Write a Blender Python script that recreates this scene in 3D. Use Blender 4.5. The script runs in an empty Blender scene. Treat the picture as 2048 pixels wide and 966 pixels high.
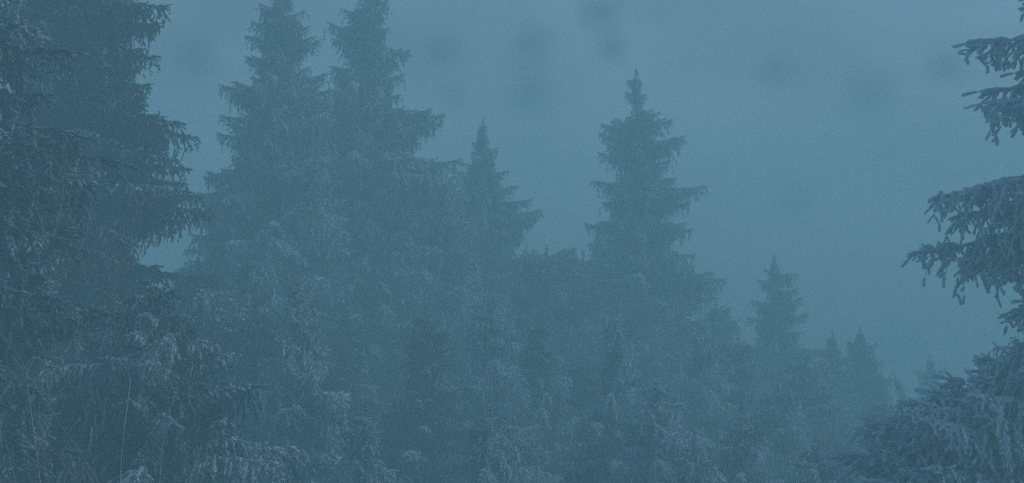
import bpy, math, random
import numpy as np
from mathutils import Vector, Matrix, Quaternion

R = math.radians
sc = bpy.context.scene
col = sc.collection
random.seed(7)
rng = np.random.default_rng(11)

# ------------------------------------------------------------------ camera
PITCH = 3.0
HFOV = 30.0
FPX = 1024.0 / math.tan(R(HFOV / 2))          # focal length in pixels of the 2048-wide photograph
cam_d = bpy.data.cameras.new('camera')
cam_d.sensor_width = 36.0
cam_d.lens = 18.0 / math.tan(R(HFOV / 2))
cam_d.clip_start = 0.1
cam_d.clip_end = 3000.0
cam = bpy.data.objects.new('camera', cam_d)
col.objects.link(cam)
cam.location = (0, 0, 0)
cam.rotation_euler = (R(90 + PITCH), 0, 0)
sc.camera = cam

# ------------------------------------------------------------------ render, exposure
sc.view_settings.view_transform = 'Standard'
sc.view_settings.look = 'None'
sc.view_settings.gamma = 1.0
sc.view_settings.exposure = -0.35
sc.cycles.use_denoising = False
sc.cycles.max_bounces = 6
sc.cycles.diffuse_bounces = 2
sc.cycles.glossy_bounces = 1
sc.cycles.volume_bounces = 3
sc.cycles.transparent_max_bounces = 6
sc.cycles.volume_step_rate = 1.0

# ------------------------------------------------------------------ sky and sun (thick overcast, brighter towards the upper right)
SUN_EL, SUN_AZ = 37.0, 88.0
world = bpy.data.worlds.new('World')
sc.world = world
world.use_nodes = True
nt = world.node_tree
for n in list(nt.nodes):
    nt.nodes.remove(n)
wo = nt.nodes.new('ShaderNodeOutputWorld')
bg = nt.nodes.new('ShaderNodeBackground')
sky = nt.nodes.new('ShaderNodeTexSky')
sky.sky_type = 'NISHITA'
sky.sun_disc = False
sky.sun_elevation = R(SUN_EL)
sky.sun_rotation = R(SUN_AZ)
sky.air_density = 1.0
sky.dust_density = 2.2
sky.ozone_density = 4.0
tc = nt.nodes.new('ShaderNodeTexCoord')
mp = nt.nodes.new('ShaderNodeMapping')
mp.inputs['Scale'].default_value = (1, 1, 1.6)
nz = nt.nodes.new('ShaderNodeTexNoise')
nz.inputs['Scale'].default_value = 9.0
nz.inputs['Detail'].default_value = 3.0
rp = nt.nodes.new('ShaderNodeMapRange')
rp.inputs['From Min'].default_value = 0.3
rp.inputs['From Max'].default_value = 0.7
rp.inputs['To Min'].default_value = 0.6
rp.inputs['To Max'].default_value = 1.15
ml = nt.nodes.new('ShaderNodeVectorMath')
ml.operation = 'SCALE'
L = nt.links.new
L(tc.outputs['Generated'], mp.inputs['Vector'])
L(mp.outputs['Vector'], nz.inputs['Vector'])
L(nz.outputs['Fac'], rp.inputs['Value'])
L(sky.outputs['Color'], ml.inputs[0])
# soft dark lens marks, put into the sky colour at set directions
SPOTS = [(385, 115, 40), (1062, 92, 36), (1060, 190, 40), (1740, 192, 44), (1552, 140, 28), (1222, 100, 30), (1590, 400, 34),
         (1800, 690, 44), (882, 105, 28), (1200, 25, 34), (905, 195, 22), (1890, 140, 30), (2300, 250, 40), (-250, 200, 40), (3000, 100, 45)]
fac = rp.outputs['Result']
nzd = nt.nodes.new('ShaderNodeTexNoise'); nzd.inputs['Scale'].default_value = 60.0; nzd.inputs['Detail'].default_value = 2.0
L(tc.outputs['Generated'], nzd.inputs['Vector'])
for sx_, sy_, sr_ in SPOTS:
    xc, yc = (sx_ - 1024) / FPX, (483 - sy_) / FPX
    c_, s_ = math.cos(R(PITCH)), math.sin(R(PITCH))
    dv = Vector((xc, c_ - yc * s_, s_ + yc * c_)).normalized()
    ds = nt.nodes.new('ShaderNodeVectorMath'); ds.operation = 'DISTANCE'
    L(tc.outputs['Generated'], ds.inputs[0]); ds.inputs[1].default_value = dv
    ad = nt.nodes.new('ShaderNodeMath'); ad.operation = 'MULTIPLY_ADD'
    L(nzd.outputs['Fac'], ad.inputs[0]); ad.inputs[1].default_value = 0.010; L(ds.outputs['Value'], ad.inputs[2])
    mr = nt.nodes.new('ShaderNodeMapRange'); mr.interpolation_type = 'SMOOTHSTEP'
    L(ad.outputs[0], mr.inputs['Value'])
    mr.inputs['From Min'].default_value = 0.001; mr.inputs['From Max'].default_value = 0.006 + 1.9 * sr_ / FPX
    mr.inputs['To Min'].default_value = 0.3; mr.inputs['To Max'].default_value = 1.0
    mu = nt.nodes.new('ShaderNodeMath'); mu.operation = 'MULTIPLY'
    L(fac, mu.inputs[0]); L(mr.outputs['Result'], mu.inputs[1])
    fac = mu.outputs[0]
L(fac, ml.inputs['Scale'])
L(ml.outputs['Vector'], bg.inputs['Color'])
bg.inputs['Strength'].default_value = 0.14
L(bg.outputs['Background'], wo.inputs['Surface'])

sun_d = bpy.data.lights.new('sun', 'SUN')
sun_d.energy = 1.5
sun_d.angle = R(30)
sun_d.color = (1.0, 0.92, 0.75)
sun = bpy.data.objects.new('sun', sun_d)
col.objects.link(sun)
sun_dir = Vector((math.sin(R(SUN_AZ)) * math.cos(R(SUN_EL)), math.cos(R(SUN_AZ)) * math.cos(R(SUN_EL)), math.sin(R(SUN_EL))))
sun.rotation_euler = (-sun_dir).to_track_quat('-Z', 'Y').to_euler()
sun.location = (60, 60, 60)


# ------------------------------------------------------------------ where things stand
def at(px, py, d):
    """World point seen at pixel (px, py) of the photograph at depth d along the view axis."""
    xc = (px - 1024.0) / FPX * d
    yc = (483.0 - py) / FPX * d
    c, s = math.cos(R(PITCH)), math.sin(R(PITCH))
    return Vector((xc, d * c - yc * s, d * s + yc * c))


def ground_z(x, y):
    yy = max(y, 0.0)
    z = -1.7 - 17.0 * yy * yy / (yy * yy + 35.0 ** 2)
    if y < 0:
        z = -1.7 - 0.12 * y
    z += -0.05 * x * min(1.0, abs(y) / 30.0)
    z += 0.35 * math.sin(x * 0.21 + 1.3) * math.sin(y * 0.17) + 0.12 * math.sin(x * 0.9 + y * 0.6)
    return z


# ------------------------------------------------------------------ materials
def node_mat(name):
    m = bpy.data.materials.new(name)
    m.use_nodes = True
    t = m.node_tree
    b = t.nodes['Principled BSDF']
    return m, t, b


def mat_needles():
    m, t, b = node_mat('frosted_needles')
    n = t.nodes.new
    at_ = n('ShaderNodeAttribute'); at_.attribute_name = 'frost'
    oi = n('ShaderNodeObjectInfo')
    sep = n('ShaderNodeSeparateColor')
    t.links.new(oi.outputs['Color'], sep.inputs['Color'])
    geo = n('ShaderNodeNewGeometry')
    sx = n('ShaderNodeSeparateXYZ')
    t.links.new(geo.outputs['True Normal'], sx.inputs['Vector'])
    tco = n('ShaderNodeTexCoord')
    nz1 = n('ShaderNodeTexNoise'); nz1.inputs['Scale'].default_value = 2.2; nz1.inputs['Detail'].default_value = 3
    t.links.new(tco.outputs['Object'], nz1.inputs['Vector'])
    # frost = attribute * 0.8 + up * 0.2 + noise + tree level
    def math_(op, a, bb):
        q = n('ShaderNodeMath'); q.operation = op
        for i, v in enumerate((a, bb)):
            if isinstance(v, (int, float)):
                q.inputs[i].default_value = v
            else:
                t.links.new(v, q.inputs[i])
        return q.outputs[0]
    up = math_('MULTIPLY', sx.outputs['Z'], 0.42)
    nn = math_('MULTIPLY', math_('SUBTRACT', nz1.outputs['Fac'], 0.5), 1.5)
    f = math_('ADD', math_('MULTIPLY', at_.outputs['Fac'], 0.75), up)
    f = math_('ADD', f, nn)
    f = math_('ADD', f, math_('SUBTRACT', sep.outputs['Red'], 0.5))
    cr = n('ShaderNodeValToRGB')
    cr.color_ramp.elements[0].position = 0.05
    cr.color_ramp.elements[0].color = (0.014, 0.046, 0.050, 1)
    cr.color_ramp.elements[1].position = 0.9
    cr.color_ramp.elements[1].color = (0.68, 0.83, 0.95, 1)
    e = cr.color_ramp.elements.new(0.38); e.color = (0.050, 0.110, 0.125, 1)
    e = cr.color_ramp.elements.new(0.66); e.color = (0.23, 0.37, 0.46, 1)
    t.links.new(f, cr.inputs['Fac'])
    t.links.new(cr.outputs['Color'], b.inputs['Base Color'])
    b.inputs['Roughness'].default_value = 0.8
    b.inputs['Specular IOR Level'].default_value = 0.2
    tl = n('ShaderNodeBsdfTranslucent'); mx = n('ShaderNodeMixShader'); mx.inputs['Fac'].default_value = 0.4
    t.links.new(cr.outputs['Color'], tl.inputs['Color'])
    t.links.new(b.outputs['BSDF'], mx.inputs[1]); t.links.new(tl.outputs['BSDF'], mx.inputs[2])
    t.links.new(mx.outputs['Shader'], t.nodes['Material Output'].inputs['Surface'])
    return m


def mat_bark():
    m, t, b = node_mat('frosted_bark')
    n = t.nodes.new
    tco = n('ShaderNodeTexCoord')
    mp_ = n('ShaderNodeMapping'); mp_.inputs['Scale'].default_value = (9, 9, 1.6)
    nz1 = n('ShaderNodeTexNoise'); nz1.inputs['Scale'].default_value = 3; nz1.inputs['Detail'].default_value = 6
    t.links.new(tco.outputs['Object'], mp_.inputs['Vector'])
    t.links.new(mp_.outputs['Vector'], nz1.inputs['Vector'])
    cr = n('ShaderNodeValToRGB')
    cr.color_ramp.elements[0].position = 0.35; cr.color_ramp.elements[0].color = (0.045, 0.036, 0.030, 1)
    cr.color_ramp.elements[1].position = 0.75; cr.color_ramp.elements[1].color = (0.34, 0.36, 0.38, 1)
    t.links.new(nz1.outputs['Fac'], cr.inputs['Fac'])
    t.links.new(cr.outputs['Color'], b.inputs['Base Color'])
    b.inputs['Roughness'].default_value = 0.9
    bp = n('ShaderNodeBump'); bp.inputs['Strength'].default_value = 0.6; bp.inputs['Distance'].default_value = 0.02
    t.links.new(nz1.outputs['Fac'], bp.inputs['Height'])
    t.links.new(bp.outputs['Normal'], b.inputs['Normal'])
    return m


def mat_snow():
    m, t, b = node_mat('snow_ground')
    n = t.nodes.new
    tco = n('ShaderNodeTexCoord')
    nz1 = n('ShaderNodeTexNoise'); nz1.inputs['Scale'].default_value = 0.35; nz1.inputs['Detail'].default_value = 8
    t.links.new(tco.outputs['Object'], nz1.inputs['Vector'])
    cr = n('ShaderNodeValToRGB')
    cr.color_ramp.elements[0].position = 0.48; cr.color_ramp.elements[0].color = (0.05, 0.07, 0.06, 1)
    cr.color_ramp.elements[1].position = 0.66; cr.color_ramp.elements[1].color = (0.68, 0.84, 0.86, 1)
    t.links.new(nz1.outputs['Fac'], cr.inputs['Fac'])
    t.links.new(cr.outputs['Color'], b.inputs['Base Color'])
    bp = n('ShaderNodeBump'); bp.inputs['Strength'].default_value = 0.5; bp.inputs['Distance'].default_value = 0.1
    t.links.new(nz1.outputs['Fac'], bp.inputs['Height'])
    t.links.new(bp.outputs['Normal'], b.inputs['Normal'])
    b.inputs['Roughness'].default_value = 0.85
    return m


NEEDLE, BARK, SNOW = mat_needles(), mat_bark(), mat_snow()
TWIG, _t, _b = node_mat('frosted_twig')
_b.inputs['Base Color'].default_value = (0.26, 0.32, 0.35, 1)
_b.inputs['Roughness'].default_value = 0.8


# ------------------------------------------------------------------ mesh tools (numpy)
class MB:
    def __init__(s):
        s.v, s.f, s.m, s.a, s.n = [], [], [], [], 0

    def add(s, verts, tris, mat, frost):
        s.v.append(verts); s.f.append(tris + s.n)
        s.m.append(np.full(len(tris), mat, np.int32))
        s.a.append(np.broadcast_to(frost, (len(verts),)).astype(np.float32))
        s.n += len(verts)

    def mesh(s, name, mats, smooth=False):
        v = np.concatenate(s.v).astype(np.float32); f = np.concatenate(s.f).astype(np.int32)
        me = bpy.data.meshes.new(name)
        me.vertices.add(len(v)); me.vertices.foreach_set('co', v.ravel())
        me.loops.add(len(f) * 3); me.loops.foreach_set('vertex_index', f.ravel())
        me.polygons.add(len(f))
        me.polygons.foreach_set('loop_start', np.arange(0, len(f) * 3, 3, dtype=np.int32))
        me.polygons.foreach_set('material_index', np.concatenate(s.m))
        me.polygons.foreach_set('use_smooth', np.full(len(f), smooth))
        at_ = me.attributes.new('frost', 'FLOAT', 'POINT')
        at_.data.foreach_set('value', np.concatenate(s.a))
        for m in mats:
            me.materials.append(m)
        me.update(calc_edges=True)
        return me


def norm(a):
    return a / np.maximum(np.linalg.norm(a, axis=-1, keepdims=True), 1e-9)


def spindles(mb, P, D, Ln, Rd, sides=4, prof=((0.25, 0.9), (0.7, 0.8)), mat=0, frost=None, jit=0.12, bend=0.0):
    """Many tapered needle-covered shoots at once: P base points, D directions, Ln lengths, Rd radii."""
    n = len(P)
    if n == 0:
        return
    D = norm(D)
    ref = np.where(np.abs(D[:, 2:3]) > 0.9, np.array([[1.0, 0, 0]]), np.array([[0, 0, 1.0]]))
    U = norm(np.cross(D, ref)); V = np.cross(D, U)
    rings = len(prof)
    vs = np.zeros((n, 2 + rings * sides, 3))
    vs[:, 0] = P
    ph = rng.uniform(0, 6.28, n)
    sag = np.array([0, 0, -1.0]) * bend
    for r, (t, w) in enumerate(prof):
        c = P + D * (Ln * t)[:, None] + sag * (Ln * t * t)[:, None]
        for k in range(sides):
            a = ph + k * 2 * math.pi / sides + r * 0.5
            rad = Rd * w * (1 + rng.uniform(-jit * 2, jit * 2, n))
            vs[:, 1 + r * sides + k] = c + (U * np.cos(a)[:, None] + V * np.sin(a)[:, None]) * rad[:, None]
    vs[:, -1] = P + D * Ln[:, None] + sag * Ln[:, None]
    tr = []
    for k in range(sides):
        k2 = (k + 1) % sides
        tr.append((0, 1 + k2, 1 + k))
        for r in range(rings - 1):
            a, b_ = 1 + r * sides + k, 1 + r * sides + k2
            c, d = a + sides, b_ + sides
            tr += [(a, b_, d), (a, d, c)]
        a, b_ = 1 + (rings - 1) * sides + k, 1 + (rings - 1) * sides + k2
        tr.append((a, b_, 1 + rings * sides))
    tr = np.array(tr, np.int32)
    nv = 2 + rings * sides
    T = (tr[None] + (np.arange(n, dtype=np.int32) * nv)[:, None, None]).reshape(-1, 3)
    if frost is None:
        frost = rng.uniform(0.1, 0.9, n)
    grad = np.concatenate([[-0.12], np.repeat([p[0] * 0.3 - 0.1 for p in prof], sides), [0.3]])
    F = (frost[:, None] + grad[None]).reshape(-1)
    mb.add(vs.reshape(-1, 3), T, mat, F)


def needles(mb, P, D, Ln, Rd, per=10, nl=0.02, nw=0.004, mat=0, frost=None):
    """Thin triangles sticking out along each shoot."""
    n = len(P)
    if n == 0 or per == 0:
        return
    D = norm(D)
    Pq = np.repeat(P, per, 0); Dq = np.repeat(D, per, 0)
    Lq = np.repeat(Ln, per); Rq = np.repeat(Rd, per)
    t = rng.uniform(0.05, 0.98, n * per)
    o = rng.normal(size=(n * per, 3)); o = norm(o - Dq * (o * Dq).sum(1, keepdims=True))
    w = np.sin(np.pi * np.clip(t, 0.12, 0.88)) ** 0.5
    base = Pq + Dq * (Lq * t)[:, None] + o * (Rq * w * 0.6)[:, None]
    tip = base + norm(o + Dq * 0.8) * (nl * rng.uniform(0.6, 1.3, n * per) + Rq * 0.4)[:, None]
    s = norm(np.cross(o, Dq)) * nw
    vs = np.stack([base - s, base + s, tip], 1).reshape(-1, 3)
    T = np.arange(n * per * 3, dtype=np.int32).reshape(-1, 3)
    fr = np.repeat(frost if frost is not None else rng.uniform(0.1, 0.9, n), per)
    F = np.stack([fr, fr, fr + 0.25], 1).reshape(-1)
    mb.add(vs, T, mat, F)


def tube(mb, pts, radii, sides=5, mat=1, frost=0.3):
    pts = np.asarray(pts, float); radii = np.asarray(radii, float)
    k = len(pts)
    tang = norm(np.gradient(pts, axis=0))
    ref = np.array([0, 0, 1.0]) if abs(tang[0][2]) < 0.9 else np.array([1.0, 0, 0])
    U = norm(np.cross(tang, ref)); V = np.cross(tang, U)
    a = np.arange(sides) * 2 * math.pi / sides
    vs = pts[:, None] + radii[:, None, None] * (U[:, None] * np.cos(a)[None, :, None] + V[:, None] * np.sin(a)[None, :, None])
    tr = []
    for i in range(k - 1):
        for j in range(sides):
            j2 = (j + 1) % sides
            p, q = i * sides + j, i * sides + j2
            tr += [(p, q, q + sides), (p, q + sides, p + sides)]
    e = (k - 1) * sides
    for j in range(1, sides - 1):
        tr.append((e, e + j, e + j + 1))
    mb.add(vs.reshape(-1, 3), np.array(tr, np.int32), mat, frost)


# ------------------------------------------------------------------ one spruce bough, along +X, length in metres
def bough(name, Lb, near=False, hang=1.0, sag=0.12, snowy=0.0):
    mb = MB()
    nseg = 14
    t = np.linspace(0, 1, nseg)
    wy = np.cumsum(rng.normal(0, 0.010, nseg)) * Lb
    wz = np.cumsum(rng.normal(0, 0.006, nseg)) * Lb
    ax = np.stack([Lb * t, wy * t, -sag * Lb * np.sin(np.pi * 0.62 * t) + 0.05 * Lb * t ** 4 + wz * t], 1)
    r0 = 0.010 + 0.010 * Lb
    tube(mb, ax, r0 * (1 - 0.8 * t), 5, 0, 0.75)

    def ap(u):
        return np.stack([np.interp(u, t, ax[:, i]) for i in range(3)], -1)
    sP, sD, sL, sR = [], [], [], []
    cP, cD, cL, cR = [], [], [], []
    step = (0.06 if near else 0.065)
    if not near and Lb > 2.0:
        step = 0.075
    us = np.arange(0.08 if Lb > 1 else 0.02, 1.0, step / Lb)
    sh_len = 0.066 if near else 0.088
    sh_rad = 0.0105 if near else 0.015
    down = np.array([0, 0, -1.0])
    for u in us:
        p0 = ap(np.array([u]))[0]
        tg = norm((ap(np.array([min(u + 0.04, 1)])) - ap(np.array([max(u - 0.04, 0)]))))[0]
        for sd in (-1, 1):
            if random.random() < 0.12:
                continue
            ang = R(random.uniform(38, 68)) * sd
            d = np.array([tg[0] * math.cos(ang) - tg[1] * math.sin(ang), tg[0] * math.sin(ang) + tg[1] * math.cos(ang), tg[2] - random.uniform(0.05, 0.5) * hang])
            d = norm(d)
            w = min(1.0, (u + 0.12) * 2.4) * (1 - u) ** 0.55 + 0.06
            l2 = (0.10 + 0.30 * Lb * w) * random.uniform(0.55, 1.1)
            l2 = min(l2, 0.85)
            q = np.linspace(0, 1, 5)
            dro = hang * random.uniform(0.15, 0.75)
            sp = p0 + d * l2 * q[:, None] + down * (dro * l2 * q ** 2)[:, None]
            tube(mb, sp, (0.0045 + 0.006 * l2) * (1 - 0.7 * q), 3, 0, 0.7)
            for _ in range(2 if near else 1):
                ua = random.uniform(0, 0.5)
                pa = np.array([np.interp(ua, q, sp[:, i]) for i in range(3)])
                pb = np.array([np.interp(ua + random.uniform(0.3, 0.5), q, sp[:, i]) for i in range(3)])
                cP.append(pa + [0, 0, 0.008]); cD.append(pb - pa); cL.append(np.linalg.norm(pb - pa)); cR.append((0.012 if near else 0.020) + 0.024 * l2 * random.random())
            m = max(2, int(l2 / (0.045 if near else 0.05)))
            for k in range(m):
                uu = (k + random.random() * 0.8 + 0.1) / m
                pp = np.array([np.interp(uu, q, sp[:, i]) for i in range(3)])
                h = hang * (1.2 if random.random() < 0.55 else 0.25) * (0.35 + 0.65 * min(1, 2.5 * (1 - u)))
                dd = d * random.uniform(0.35, 0.9) + down * h + rng.normal(0, 0.28, 3)
                ll = sh_len * random.uniform(0.6, 1.5)
                sP.append(pp); sD.append(dd); sL.append(ll); sR.append(sh_rad * random.uniform(0.7, 1.25))
                # hanging chain below
                if random.random() < 0.55 * hang * min(1, 2.2 * (1 - u)):
                    p2, nd = pp + norm(dd) * ll * 0.8, random.randint(1, 3 if near else 4)
                    for _ in range(nd):
                        d2 = down + rng.normal(0, 0.20, 3)
                        l3 = sh_len * random.uniform(0.7, 1.3)
                        sP.append(p2); sD.append(d2); sL.append(l3); sR.append(sh_rad * random.uniform(0.7, 1.1))
                        if random.random() < 0.6:
                            d3 = d2 + rng.normal(0, 0.8, 3)
                            sP.append(p2); sD.append(d3); sL.append(l3 * 0.7); sR.append(sh_rad * 0.8)
                        p2 = p2 + norm(d2) * l3 * 0.85
            # end shoot
            sP.append(sp[-1]); sD.append(sp[-1] - sp[-2] + rng.normal(0, 0.02, 3)); sL.append(sh_len * 1.1); sR.append(sh_rad)
        # shoots along the main axis: short ones above, hanging ones below
        for _ in range(2):
            dd = tg * 0.6 + rng.normal(0, 0.5, 3) + down * random.choice((1.0, 1.2, -0.25)) * hang * min(1, 0.3 + 2 * (1 - u))
            sP.append(p0); sD.append(dd); sL.append(sh_len * random.uniform(0.6, 1.3)); sR.append(sh_rad * random.uniform(0.8, 1.2))
    # tip fan
    for k in range(4):
        dd = (ax[-1] - ax[-2]) / np.linalg.norm(ax[-1] - ax[-2]) + rng.normal(0, 0.35, 3)
        sP.append(ax[-1 if k < 2 else -2]); sD.append(dd); sL.append(sh_len * 1.5); sR.append(sh_rad)
    for k in range(int(Lb / 0.11) + 1):                      # clumps of snow riding on the bough
        u = random.random() ** 1.2
        pa, pb = ap(np.array([u]))[0], ap(np.array([min(1.0, u + random.uniform(0.06, 0.16) / max(Lb, 0.8))]))[0]
        if np.linalg.norm(pb - pa) < 0.02:
            continue
        cP.append(pa + [0, 0, 0.010]); cD.append(pb - pa); cL.append(np.linalg.norm(pb - pa) * 1.2); cR.append(0.016 + r0 * random.random())
    if cP:
        spindles(mb, np.array(cP), np.array(cD), np.array(cL), np.array(cR), 5, ((0.15, 0.8), (0.5, 1.0), (0.85, 0.75)), 0,
                 rng.uniform(0.75, 1.1, len(cP)), 0.22, 0.0)
    P, D, Ln, Rd = (np.array(a, float) for a in (sP, sD, sL, sR))
    frost = rng.uniform(0.36, 0.62, len(P)) + snowy
    if near:
        spindles(mb, P, D, Ln, Rd, 5, ((0.08, 0.8), (0.38, 1.0), (0.74, 1.05), (0.95, 0.7)), 0, frost, 0.13, 0.08)
        needles(mb, P, D, Ln, Rd, 34, 0.012, 0.0018, 0, frost)
    else:
        spindles(mb, P, D, Ln, Rd, 3, ((0.2, 1.0), (0.7, 0.85)), 0, frost, 0.18, 0.1)
        needles(mb, P, D, Ln, Rd, 4, 0.012, 0.005, 0, frost)
    return mb.mesh(name, [NEEDLE, BARK])


BOUGHS = {}
for Lb in (0.35, 0.7, 1.2, 1.9, 2.8, 3.8):
    BOUGHS[Lb] = [bough('spruce_bough', Lb, hang=h_, sag=s_) for h_, s_ in ((0.8, 0.10), (1.0, 0.16), (1.15, 0.04), (0.9, 0.2))]
CURTAIN = {}
for Lb in (0.35, 0.7, 1.2, 1.9, 2.8, 3.8):
    CURTAIN[Lb] = [bough('spruce_bough_fringed', Lb, hang=h_, sag=s_, snowy=0.05) for h_, s_ in ((1.5, -0.10), (1.8, -0.18), (1.6, -0.25))]
NEARB = {}
for Lb in (0.6, 1.1, 1.8, 2.5):
    NEARB[Lb] = [bough('spruce_bough_near', Lb, True, hang=h_, sag=s_, snowy=0.75) for h_, s_ in ((0.9, 0.10), (1.15, 0.18), (1.0, 0.02))]


def pick(lib, Ln):
    k = min(lib, key=lambda q: abs(math.log(q * (1.9 if lib is NEARB else 1.0) / max(Ln, 0.05))))
    return random.choice(lib[k]), Ln / k


def add_bough(root, base, vec, frost, lib, roll=None):
    """A bough from base (tree space) along vec, as a part of the tree."""
    Ln = vec.length
    me, s = pick(lib, Ln)
    o = bpy.data.objects.new('branch', me)
    X = vec.normalized()
    Y = Vector((0, 0, 1)).cross(X)
    if Y.length < 0.05:
        Y = Vector((0, 1, 0)).cross(X)
    Y.normalize()
    Z = X.cross(Y)
    m3 = Matrix((X, Y, Z)).transposed()
    m3 = m3 @ Matrix.Rotation(R(random.uniform(-22, 22)) if roll is None else roll, 3, 'X')
    s2 = max(0.6, min(s, 1.5))
    flip = -1 if random.random() < 0.5 else 1
    m4 = m3.to_4x4() @ Matrix.Diagonal((s, s2 * flip, s2, 1))
    m4.translation = base
    o.matrix_local = m4
    o.parent = root
    o.color = (max(0, min(1, frost)), 0, 0, 1)
    col.objects.link(o)
    return o


def interp(env, h, k):
    for a, b_ in zip(env, env[1:]):
        if h <= b_[0]:
            u = (h - a[0]) / max(1e-6, b_[0] - a[0])
            return a[k] + (b_[k] - a[k]) * max(0, u)
    a, b_ = env[-2], env[-1]
    return b_[k] + (b_[k] - a[k]) / (b_[0] - a[0]) * (h - b_[0])


TREE_COUNT = 0


def spruce(label, px, py, d, env, tips=(), frost=0.5, lean=0.0, near=False, dens=1.0, group='frosted spruces in the fog',
           bottom=1250, droop=0.0, name='spruce_tree', back=True, var=0.2, low=2.4):
    """px,py: top of the tree in the photograph, d: its depth; env: (py, left, right) crown edge offsets in pixels; tips: (py, px) branch ends."""
    ppm = FPX / d
    apex = at(px, py, d)
    gz = ground_z(apex.x, apex.y)
    H = apex.z - gz
    root = bpy.data.objects.new(name, None)
    root.location = (apex.x - lean * H, apex.y, gz)
    root['label'] = label; root['category'] = 'tree'; root['group'] = group
    col.objects.link(root)
    lib = NEARB if near else BOUGHS
    lib_low = NEARB if near else CURTAIN
    E = [((y - py) / ppm, l / ppm, r / ppm) for y, l, r in env]

    def trunk_at(h):                              # h below the apex
        z = H - h
        return Vector((lean * z + 0.05 * math.sin(z * 0.6 + px), 0.04 * math.sin(z * 0.8 + px), z))
    # trunk
    mb = MB()
    hs = np.linspace(H + 0.6, 0.12, 26)
    mb_pts = np.array([tuple(trunk_at(h)) for h in hs])
    r_ = 0.012 + 0.0115 * np.maximum(hs, 0)
    r_[0] *= 1.35; r_[1] *= 1.1
    tube(mb, mb_pts, r_, 9, 0, 0.4)
    tr = bpy.data.objects.new('trunk', mb.mesh('trunk', [BARK], True)); tr.parent = root; col.objects.link(tr)
    # treetop: the leader with short shoots
    mb = MB()
    n = 46
    hh = rng.uniform(0.0, 0.6, n)
    P = np.array([tuple(trunk_at(h + 0.02)) for h in hh])
    az = rng.uniform(0, 6.28, n)
    D = np.stack([np.cos(az), np.sin(az), rng.uniform(-0.3, 0.7, n)], 1)
    Ln = 0.05 + hh * 0.30 * rng.uniform(0.5, 1.1, n)
    spindles(mb, P, D, Ln, np.full(n, 0.017), 3, ((0.2, 1.0), (0.7, 0.85)), 0, None, 0.2, 0.1)
    needles(mb, P, D, Ln, np.full(n, 0.017), 5, 0.016, 0.006)
    tube(mb, [tuple(trunk_at(0.6)), tuple(trunk_at(0.25)), tuple(trunk_at(-0.02))], [0.018, 0.014, 0.006], 4, 1)
    o = bpy.data.objects.new('treetop', mb.mesh('treetop', [NEEDLE, BARK])); o.parent = root; col.objects.link(o)
    o.color = (frost, 0, 0, 1)

    bot = min(H - 1.0, (bottom - py) / ppm)

    def pitch(h):
        rel = h / 9.0
        return R(22 - 42 * min(1, rel) ** 0.8) - droop
    # branches whose ends show in the outline
    for ty, tx in tips:
        tip = at(tx, ty, d) - root.location
        h_tip = H - tip.z
        dx = tip.x - trunk_at(h_tip).x
        rise = math.tan(pitch(h_tip)) * abs(dx)
        h0 = min(max(h_tip + rise * 0.8, 0.1), H - 1)
        b0 = trunk_at(h0)
        v = Vector((tip.x - b0.x, random.uniform(-0.25, 0.25) * abs(dx), tip.z + 0.02 - b0.z))
        add_bough(root, b0, v, frost, lib)
        for q in range(2 if abs(dx) > 0.6 else 1):          # fill beside it
            a = random.uniform(-0.55, 0.55)
            k = random.uniform(0.55, 0.85)
            v2 = Vector((v.x * k * math.cos(a) , abs(v.x) * k * math.sin(a), v.z * k - 0.03))
            add_bough(root, trunk_at(h0 + random.uniform(-0.1, 0.15)), v2, frost, lib)
    # the rest of the crown
    h = 0.30
    a0 = random.uniform(0, 6.28)
    while h < bot:
        rl, rr = interp(E, h, 1), interp(E, h, 2)
        rm = (rl + rr) / 2
        nb = (4 if rm < 0.8 else 5)
        for k in range(nb):
            a = a0 + k * 2 * math.pi / nb + random.uniform(-0.3, 0.3)
            if not back and math.sin(a) > 0.5:
                continue
            c = math.cos(a)
            rs = rr if c > 0 else rl
            r = rm * (1 - abs(c)) + rs * abs(c)
            r *= random.uniform(0.72, 1.02) if not tips else random.uniform(0.48 + 0.3 * min(1, h / 6), 0.80 + 0.2 * min(1, h / 6))
            if r < 0.06:
                continue
            r = min(r, 4.6)
            p = pitch(h) + R(random.uniform(-7, 7))
            v = Vector((math.cos(a) * r, math.sin(a) * r, math.tan(p) * r))
            add_bough(root, trunk_at(h + max(0, math.tan(p) * r * 0.5)), v, frost + random.uniform(-var, var),
                      lib_low if h > low and random.random() < 0.75 else lib)
        a0 += 2.4
        h += (0.15 + 0.085 * min(rm, 2.6)) / dens * random.uniform(0.8, 1.2)
    return root


# ------------------------------------------------------------------ ground
def build_ground():
    xs = np.concatenate([np.linspace(-150, -30, 14), np.linspace(-28, 28, 57), np.linspace(30, 150, 14)])
    ys = np.concatenate([np.linspace(-40, 0, 12), np.linspace(1, 110, 90), np.linspace(114, 138, 7)])
    V = [(x, y, ground_z(x, y)) for y in ys for x in xs]
    nx = len(xs)
    F = [(j * nx + i, j * nx + i + 1, (j + 1) * nx + i + 1, (j + 1) * nx + i) for j in range(len(ys) - 1) for i in range(nx - 1)]
    me = bpy.data.meshes.new('ground'); me.from_pydata(V, [], F); me.materials.append(SNOW)
    me.polygons.foreach_set('use_smooth', [True] * len(F)); me.update()
    o = bpy.data.objects.new('ground', me); o['kind'] = 'structure'; o['label'] = 'snow covered slope falling away under the spruces'
    col.objects.link(o)


build_ground()

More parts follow.
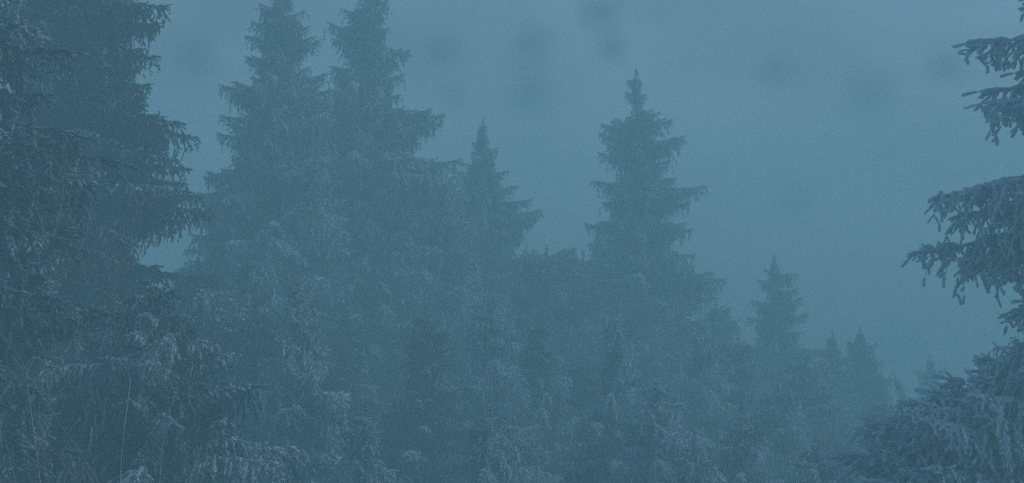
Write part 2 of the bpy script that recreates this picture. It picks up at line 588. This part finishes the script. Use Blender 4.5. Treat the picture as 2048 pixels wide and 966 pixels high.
# ------------------------------------------------------------------ the spruces that stand out against the sky
spruce('tall dark spruce at the left whose top is out of the picture', 130, -720, 35,
       [(-720, 5, 5), (-300, 110, 110), (0, 170, 165), (120, 185, 150), (230, 200, 205), (320, 220, 215), (450, 235, 190), (540, 250, 200), (600, 260, 215), (700, 280, 240), (966, 320, 270)],
       tips=[(5, 345), (25, 320), (120, 320), (90, 300), (180, 300), (225, 345), (255, 372), (270, 388), (300, 372), (330, 380), (370, 372), (395, 360), (420, 375), (445, 345), (510, 335), (530, 350), (398, 402), (388, 425), (380, 392), (402, 365), (60, 310), (150, 305), (200, 310)],
       frost=0.26, dens=1.15)
spruce('left one of the twin spruces cut by the top edge, with ragged stepped boughs', 562, -35, 51,
       [(-35, 4, 4), (20, 26, 26), (80, 42, 42), (150, 60, 68), (210, 80, 110), (240, 85, 125), (330, 125, 135), (400, 160, 140), (450, 150, 140), (520, 205, 160), (600, 245, 180), (700, 255, 190), (966, 300, 240)],
       tips=[(-15, 545), (0, 580), (10, 522), (45, 508), (72, 496), (112, 497), (165, 445), (190, 470), (235, 447), (256, 443), (325, 415), (345, 418),
             (25, 606), (50, 612), (75, 637), (100, 612), (150, 650), (185, 665), (400, 372), (385, 395), (415, 400), (440, 392), (425, 410), (525, 345), (480, 395), (505, 385), (515, 365)], frost=0.64, dens=1.2)
spruce('right one of the twin spruces cut by the top edge, wide boughs reaching right', 735, -62, 55,
       [(-62, 4, 4), (0, 26, 22), (50, 36, 34), (110, 48, 42), (180, 75, 60), (220, 95, 66), (300, 110, 100), (400, 105, 115), (550, 135, 140), (966, 230, 220)],
       tips=[(15, 690), (48, 658), (75, 668), (100, 692), (135, 664), (150, 668), (180, 672), (95, 818), (60, 775), (155, 806), (130, 790),
             (215, 883), (240, 872), (205, 858), (298, 920), (320, 885), (352, 872), (360, 935), (195, 800), (20, 775), (0, 768), (390, 900), (410, 920)], frost=0.66, dens=1.2)
spruce('small pointed spruce right of the tall twin spruces', 967, 234, 61,
       [(234, 3, 3), (280, 14, 13), (340, 34, 32), (400, 55, 52), (460, 70, 72), (530, 92, 92), (650, 125, 125), (966, 220, 220)],
       tips=[(268, 957), (285, 949), (300, 991), (325, 932), (345, 1011), (340, 914), (380, 906), (393, 1060), (400, 888), (422, 1080), (437, 1066), (445, 872), (470, 1045), (480, 880), (372, 1028)], frost=0.72)
spruce('lone slender spruce in the middle with a long bare pointed top', 1270, 137, 61,
       [(137, 4, 4), (170, 9, 9), (212, 11, 12), (240, 26, 30), (310, 40, 44), (380, 50, 55), (440, 58, 60), (500, 76, 80), (560, 88, 125), (700, 120, 170), (966, 200, 240)],
       tips=[(160, 1258), (185, 1256), (165, 1281), (190, 1288), (205, 1284), (222, 1315), (243, 1207), (262, 1203), (235, 1342), (268, 1365), (278, 1350), (302, 1199), (292, 1216), (325, 1337), (352, 1347),
             (362, 1191), (374, 1406), (392, 1376), (408, 1205), (437, 1172), (450, 1380), (440, 1366), (540, 1445), (528, 1420), (500, 1385), (570, 1405), (590, 1430), (625, 1440), (560, 1435)], frost=0.7, lean=-0.004)
spruce('distant narrow spruce standing alone on the right with layered boughs', 1552, 510, 68,
       [(510, 3, 3), (560, 16, 16), (620, 27, 27), (680, 42, 50), (760, 80, 90), (966, 150, 150)],
       tips=[(540, 1533), (560, 1521), (547, 1591), (575, 1590), (602, 1507), (597, 1600), (632, 1500), (622, 1610), (655, 1515), (692, 1470), (688, 1645), (665, 1600), (712, 1642)], frost=0.58)
cone = lambda py, k=0.36, w=3: [(py, w, w), (py + 40, w + 30 * k, w + 30 * k), (py + 150, 150 * k, 150 * k), (py + 400, 400 * k, 400 * k)]
spruce('left one of the small pair of distant spruces', 1667, 662, 68, cone(662, 0.50), tips=[(700, 1648), (715, 1690), (735, 1642)], frost=0.3)
spruce('right one of the small pair of distant spruces, slightly taller', 1722, 652, 70, cone(652, 0.52),
       tips=[(683, 1700), (685, 1750), (720, 1760), (750, 1780)], frost=0.25)
spruce('farthest small spruce between the pair and the frosted boughs at the right', 1860, 706, 72, cone(706, 0.40), tips=[(745, 1838), (740, 1884), (770, 1898)], frost=0.55)
spruce('thin young spruce leaning left beside the farthest small spruce', 1788, 745, 68, [(745, 2, 2), (790, 7, 7), (850, 16, 16), (966, 40, 40)], frost=0.4, lean=-0.42, bottom=1000)
spruce('low spruce top half hidden at the left foot of the lone slender spruce', 1200, 452, 64, cone(452, 0.28), tips=[(490, 1180), (500, 1222)], frost=0.56)
spruce('dim round topped spruce between the small pointed one and the lone slender one', 1090, 490, 58,
       [(490, 32, 32), (515, 60, 75), (600, 90, 120), (800, 130, 130)], frost=0.55)
spruce('dim spruce top just left of the lone slender spruce, behind the others', 1165, 500, 60, [(500, 22, 22), (530, 50, 60), (600, 90, 90), (700, 120, 120)], frost=0.55)
spruce('small faint spruce top between the lone slender spruce and the narrow distant one', 1432, 600, 64, [(600, 14, 14), (640, 50, 45), (700, 90, 80), (900, 150, 150)], tips=[(635, 1474)], frost=0.58)
spruce('broad drooping spruce with icy fringes squeezed in right of the tall twins', 878, 350, 56,
       [(350, 25, 25), (380, 50, 48), (450, 75, 70), (600, 120, 110), (900, 180, 180)], frost=0.7)

# ------------------------------------------------------------------ the frosted spruces filling the slope in front of and between them
FILL = [
    ('heavily frosted spruce in front of the tall twins with arching boughs reaching right', 600, 556, 36, 0.40, 0.66),
    ('frosted spruce below the small pointed spruce, bright at its tip', 985, 562, 44, 0.42, 0.70),
    ('frosted spruce standing before the lone slender spruce, lower left', 1232, 610, 42, 0.36, 0.66),
    ('rounded pale spruce top low in the middle right', 1310, 742, 36, 0.62, 0.70),
    ('pale frosted spruce in front of the narrow distant spruce', 1560, 738, 46, 0.44, 0.66),
    ('drooping spruce between the small pointed spruce and the middle gap', 1085, 630, 46, 0.42, 0.58),
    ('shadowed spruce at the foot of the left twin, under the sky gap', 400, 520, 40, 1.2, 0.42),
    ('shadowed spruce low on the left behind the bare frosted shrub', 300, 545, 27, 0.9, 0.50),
    ('dim spruce filling the dip between the lone slender and the narrow distant spruce', 1480, 668, 56, 0.75, 0.55),
    ('frosted spruce closing the gap just right of the narrow distant spruce', 1618, 708, 55, 0.75, 0.55),
    ('low snowy spruce right of the small distant pair', 1775, 785, 50, 0.75, 0.55),
    ('low snowy spruce under the farthest small spruce', 1858, 790, 46, 0.80, 0.56),
    ('dim spruce in front of the left twin, right of the sky gap', 500, 500, 43, 0.50, 0.50),
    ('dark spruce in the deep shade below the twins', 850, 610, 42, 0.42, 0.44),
    ('spruce low behind the dip right of the lone slender spruce', 1405, 650, 52, 0.45, 0.60),
    ('frosted spruce low beneath the small distant pair', 1668, 788, 52, 0.55, 0.62),
    ('snow laden spruce below the farthest small spruce', 1800, 800, 40, 0.60, 0.62),
    ('frosted spruce at the bottom right of the middle, with webbed twigs', 1480, 800, 38, 0.48, 0.62),
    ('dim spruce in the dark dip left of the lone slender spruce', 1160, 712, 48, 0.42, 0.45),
    ('frosted spruce at the bottom between the arching boughs and the dark dip', 735, 800, 32, 0.40, 0.62),
    ('frosted spruce at the bottom below the small pointed spruce', 985, 800, 34, 0.50, 0.62),
    ('low frosted spruce at the bottom beside the rounded pale top', 1385, 860, 34, 0.60, 0.66),
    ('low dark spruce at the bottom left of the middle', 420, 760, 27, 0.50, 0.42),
    ('low frosted spruce at the bottom towards the right corner', 1640, 870, 33, 0.60, 0.64),
    ('low pale spruce at the bottom edge, just right of the middle', 1180, 850, 36, 0.50, 0.58),
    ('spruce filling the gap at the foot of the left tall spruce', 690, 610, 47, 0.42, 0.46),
]
for lab, px, py, d, k, fr in FILL:
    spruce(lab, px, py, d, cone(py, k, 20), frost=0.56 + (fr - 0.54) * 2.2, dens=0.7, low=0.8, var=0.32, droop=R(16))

# ------------------------------------------------------------------ the two near spruces at the sides
spruce('near spruce at the left edge with heavily frosted boughs reaching into view', -110, -1100, 25,
       [(-1100, 5, 5), (-700, 150, 150), (0, 230, 190), (300, 260, 210), (600, 290, 260), (1100, 340, 300)],
       tips=[(90, 190), (112, 95), (300, 265), (345, 215), (395, 190), (480, 160), (470, 185), (640, 222), (612, 160), (660, 175), (720, 110), (820, 120), (900, 160), (200, 120), (560, 105)],
       frost=0.05, near=True, dens=0.8, bottom=1300, var=0.08)
LROOT = spruce('near spruce at the right edge with thick frosted finger-like shoots hanging from its boughs', 2330, -1050, 24,
       [(-1050, 5, 5), (-600, 200, 200), (0, 300, 300), (300, 300, 300), (560, 270, 300), (640, 330, 330), (720, 420, 330), (800, 560, 400), (966, 680, 400), (1100, 720, 500)],
       tips=[(102, 1936), (150, 1945), (192, 1920), (30, 2030), (75, 2040), (230, 1990), (415, 1860), (490, 1835), (450, 1900), (520, 1930), (560, 1975),
             (690, 1985), (600, 2012), (640, 1996), (665, 2005), (620, 2030), (740, 1940), (760, 1960), (838, 1732), (800, 1850), (860, 1790), (900, 1830), (950, 1850), (880, 1900), (930, 1760)],
       frost=1.0, near=True, var=0.05, dens=0.8, bottom=1300)


spruce('snow laden spruce low in the right corner, beneath the near finger-like boughs', 2085, 600, 23,
       [(600, 15, 15), (680, 80, 80), (760, 200, 150), (860, 300, 200), (966, 360, 300), (1100, 420, 300)],
       tips=[(690, 1988), (715, 1962), (745, 1938), (765, 1900), (790, 1862), (812, 1800), (836, 1734), (860, 1760), (885, 1700), (905, 1745), (930, 1690), (840, 1850), (950, 1720)],
       frost=0.9, near=True, dens=0.7, var=0.1, bottom=1300, droop=R(6))

# ------------------------------------------------------------------ unseen spruces left of the view and behind it, added to shade the fog
for x_, y_, top_, side_ in ((-8.5, 9.0, 10.5, 'nearest the near left spruce'), (-10.5, 18.0, 11, 'second one out'), (-13.5, 27.0, 10, 'farthest down the slope'),
                     (-6.0, -3.5, 11.5, 'closest behind the view point'), (-5.2, 3.5, 11, 'close at the left hand of the view point'), (-21.0, 14.0, 11.5, 'deep in the forest'), (-20.0, 36.0, 10, 'deep in the forest, lower down'), (-15.0, 3.0, 11.5, 'high on the bank')):
    rt = spruce('tall unseen spruce added for shade, ' + side_, 1024, 483, 30, cone(483, 0.22, 4), frost=0.4, dens=0.6, low=2.0, bottom=2400)
    # moved from the building spot to its own place on the slope
    rt.location = (x_, y_, top_ - (at(1024, 483, 30).z - ground_z(*at(1024, 483, 30).xy)))

# ------------------------------------------------------------------ bare frosted shrubs
def shrub(label, px, py, d, n_stems, spread, seed):
    rnd = random.Random(seed)
    top = at(px, py, d)
    gz = ground_z(top.x, top.y)
    H = top.z - gz
    root = bpy.data.objects.new('bare_shrub', None)
    root.location = (top.x, top.y, gz)
    root['label'] = label; root['category'] = 'shrub'
    col.objects.link(root)

    def grow(mb, p, dr, ln, r, lev):
        pts, rad = [p.copy()], [r]
        n = 7
        dd = dr.copy()
        for i in range(n):
            dd = (dd + Vector((rnd.uniform(-.1, .1), rnd.uniform(-.1, .1), rnd.uniform(0.0, .12)))).normalized()
            p = p + dd * ln / n
            pts.append(p.copy()); rad.append(r * (1 - 0.75 * (i + 1) / n))
            if lev < 3 and i > (2 if lev == 0 else 0) and rnd.random() < 0.8:
                sd = Vector((rnd.uniform(-1, 1), rnd.uniform(-1, 1), rnd.uniform(0.1, 0.7))).normalized()
                grow(mb, p.copy(), (dd * 0.8 + sd * 0.8).normalized(), ln * rnd.uniform(0.22, 0.42), rad[-1] * 0.65, lev + 1)
        tube(mb, [tuple(q) for q in pts], [max(q, 0.0016) for q in rad], 4, 0)
    for s in range(n_stems):
        mb = MB()
        a = rnd.uniform(0, 6.28) if s else 0
        dr = Vector((math.cos(a) * spread * rnd.uniform(.4, 1), math.sin(a) * spread * 0.5, 1)).normalized()
        grow(mb, Vector((math.cos(a) * .06, math.sin(a) * .06, -0.05)), dr, H * rnd.uniform(0.8, 1.05), 0.011, 0)
        o = bpy.data.objects.new('stem', mb.mesh('stem', [TWIG], True)); o.parent = root; col.objects.link(o)


shrub('bare shrub with thin frosted twigs at the lower left corner', 150, 760, 9.0, 5, 0.3, 4)

# ------------------------------------------------------------------ fog
def haze_box(x0, x1, y0, y1, z0, z1, density, colr, g):
    V = [(x, y, z) for x in (x0, x1) for y in (y0, y1) for z in (z0, z1)]
    F = [(0, 1, 3, 2), (4, 6, 7, 5), (0, 4, 5, 1), (2, 3, 7, 6), (0, 2, 6, 4), (1, 5, 7, 3)]
    me = bpy.data.meshes.new('haze'); me.from_pydata(V, [], F)
    m = bpy.data.materials.new('fog'); m.use_nodes = True
    t = m.node_tree
    for n in list(t.nodes):
        t.nodes.remove(n)
    o_ = t.nodes.new('ShaderNodeOutputMaterial')
    v = t.nodes.new('ShaderNodeVolumePrincipled')
    v.inputs['Color'].default_value = (*colr, 1)
    v.inputs['Density'].default_value = density
    v.inputs['Anisotropy'].default_value = g
    t.links.new(v.outputs['Volume'], o_.inputs['Volume'])
    me.materials.append(m)
    o = bpy.data.objects.new('haze', me); o['kind'] = 'stuff'; o['label'] = 'blue grey fog between the spruces'
    col.objects.link(o)


haze_box(-152, 152, -42, 140, -32, 12.8, 0.021, (0.475, 0.868, 0.985), 0.1)
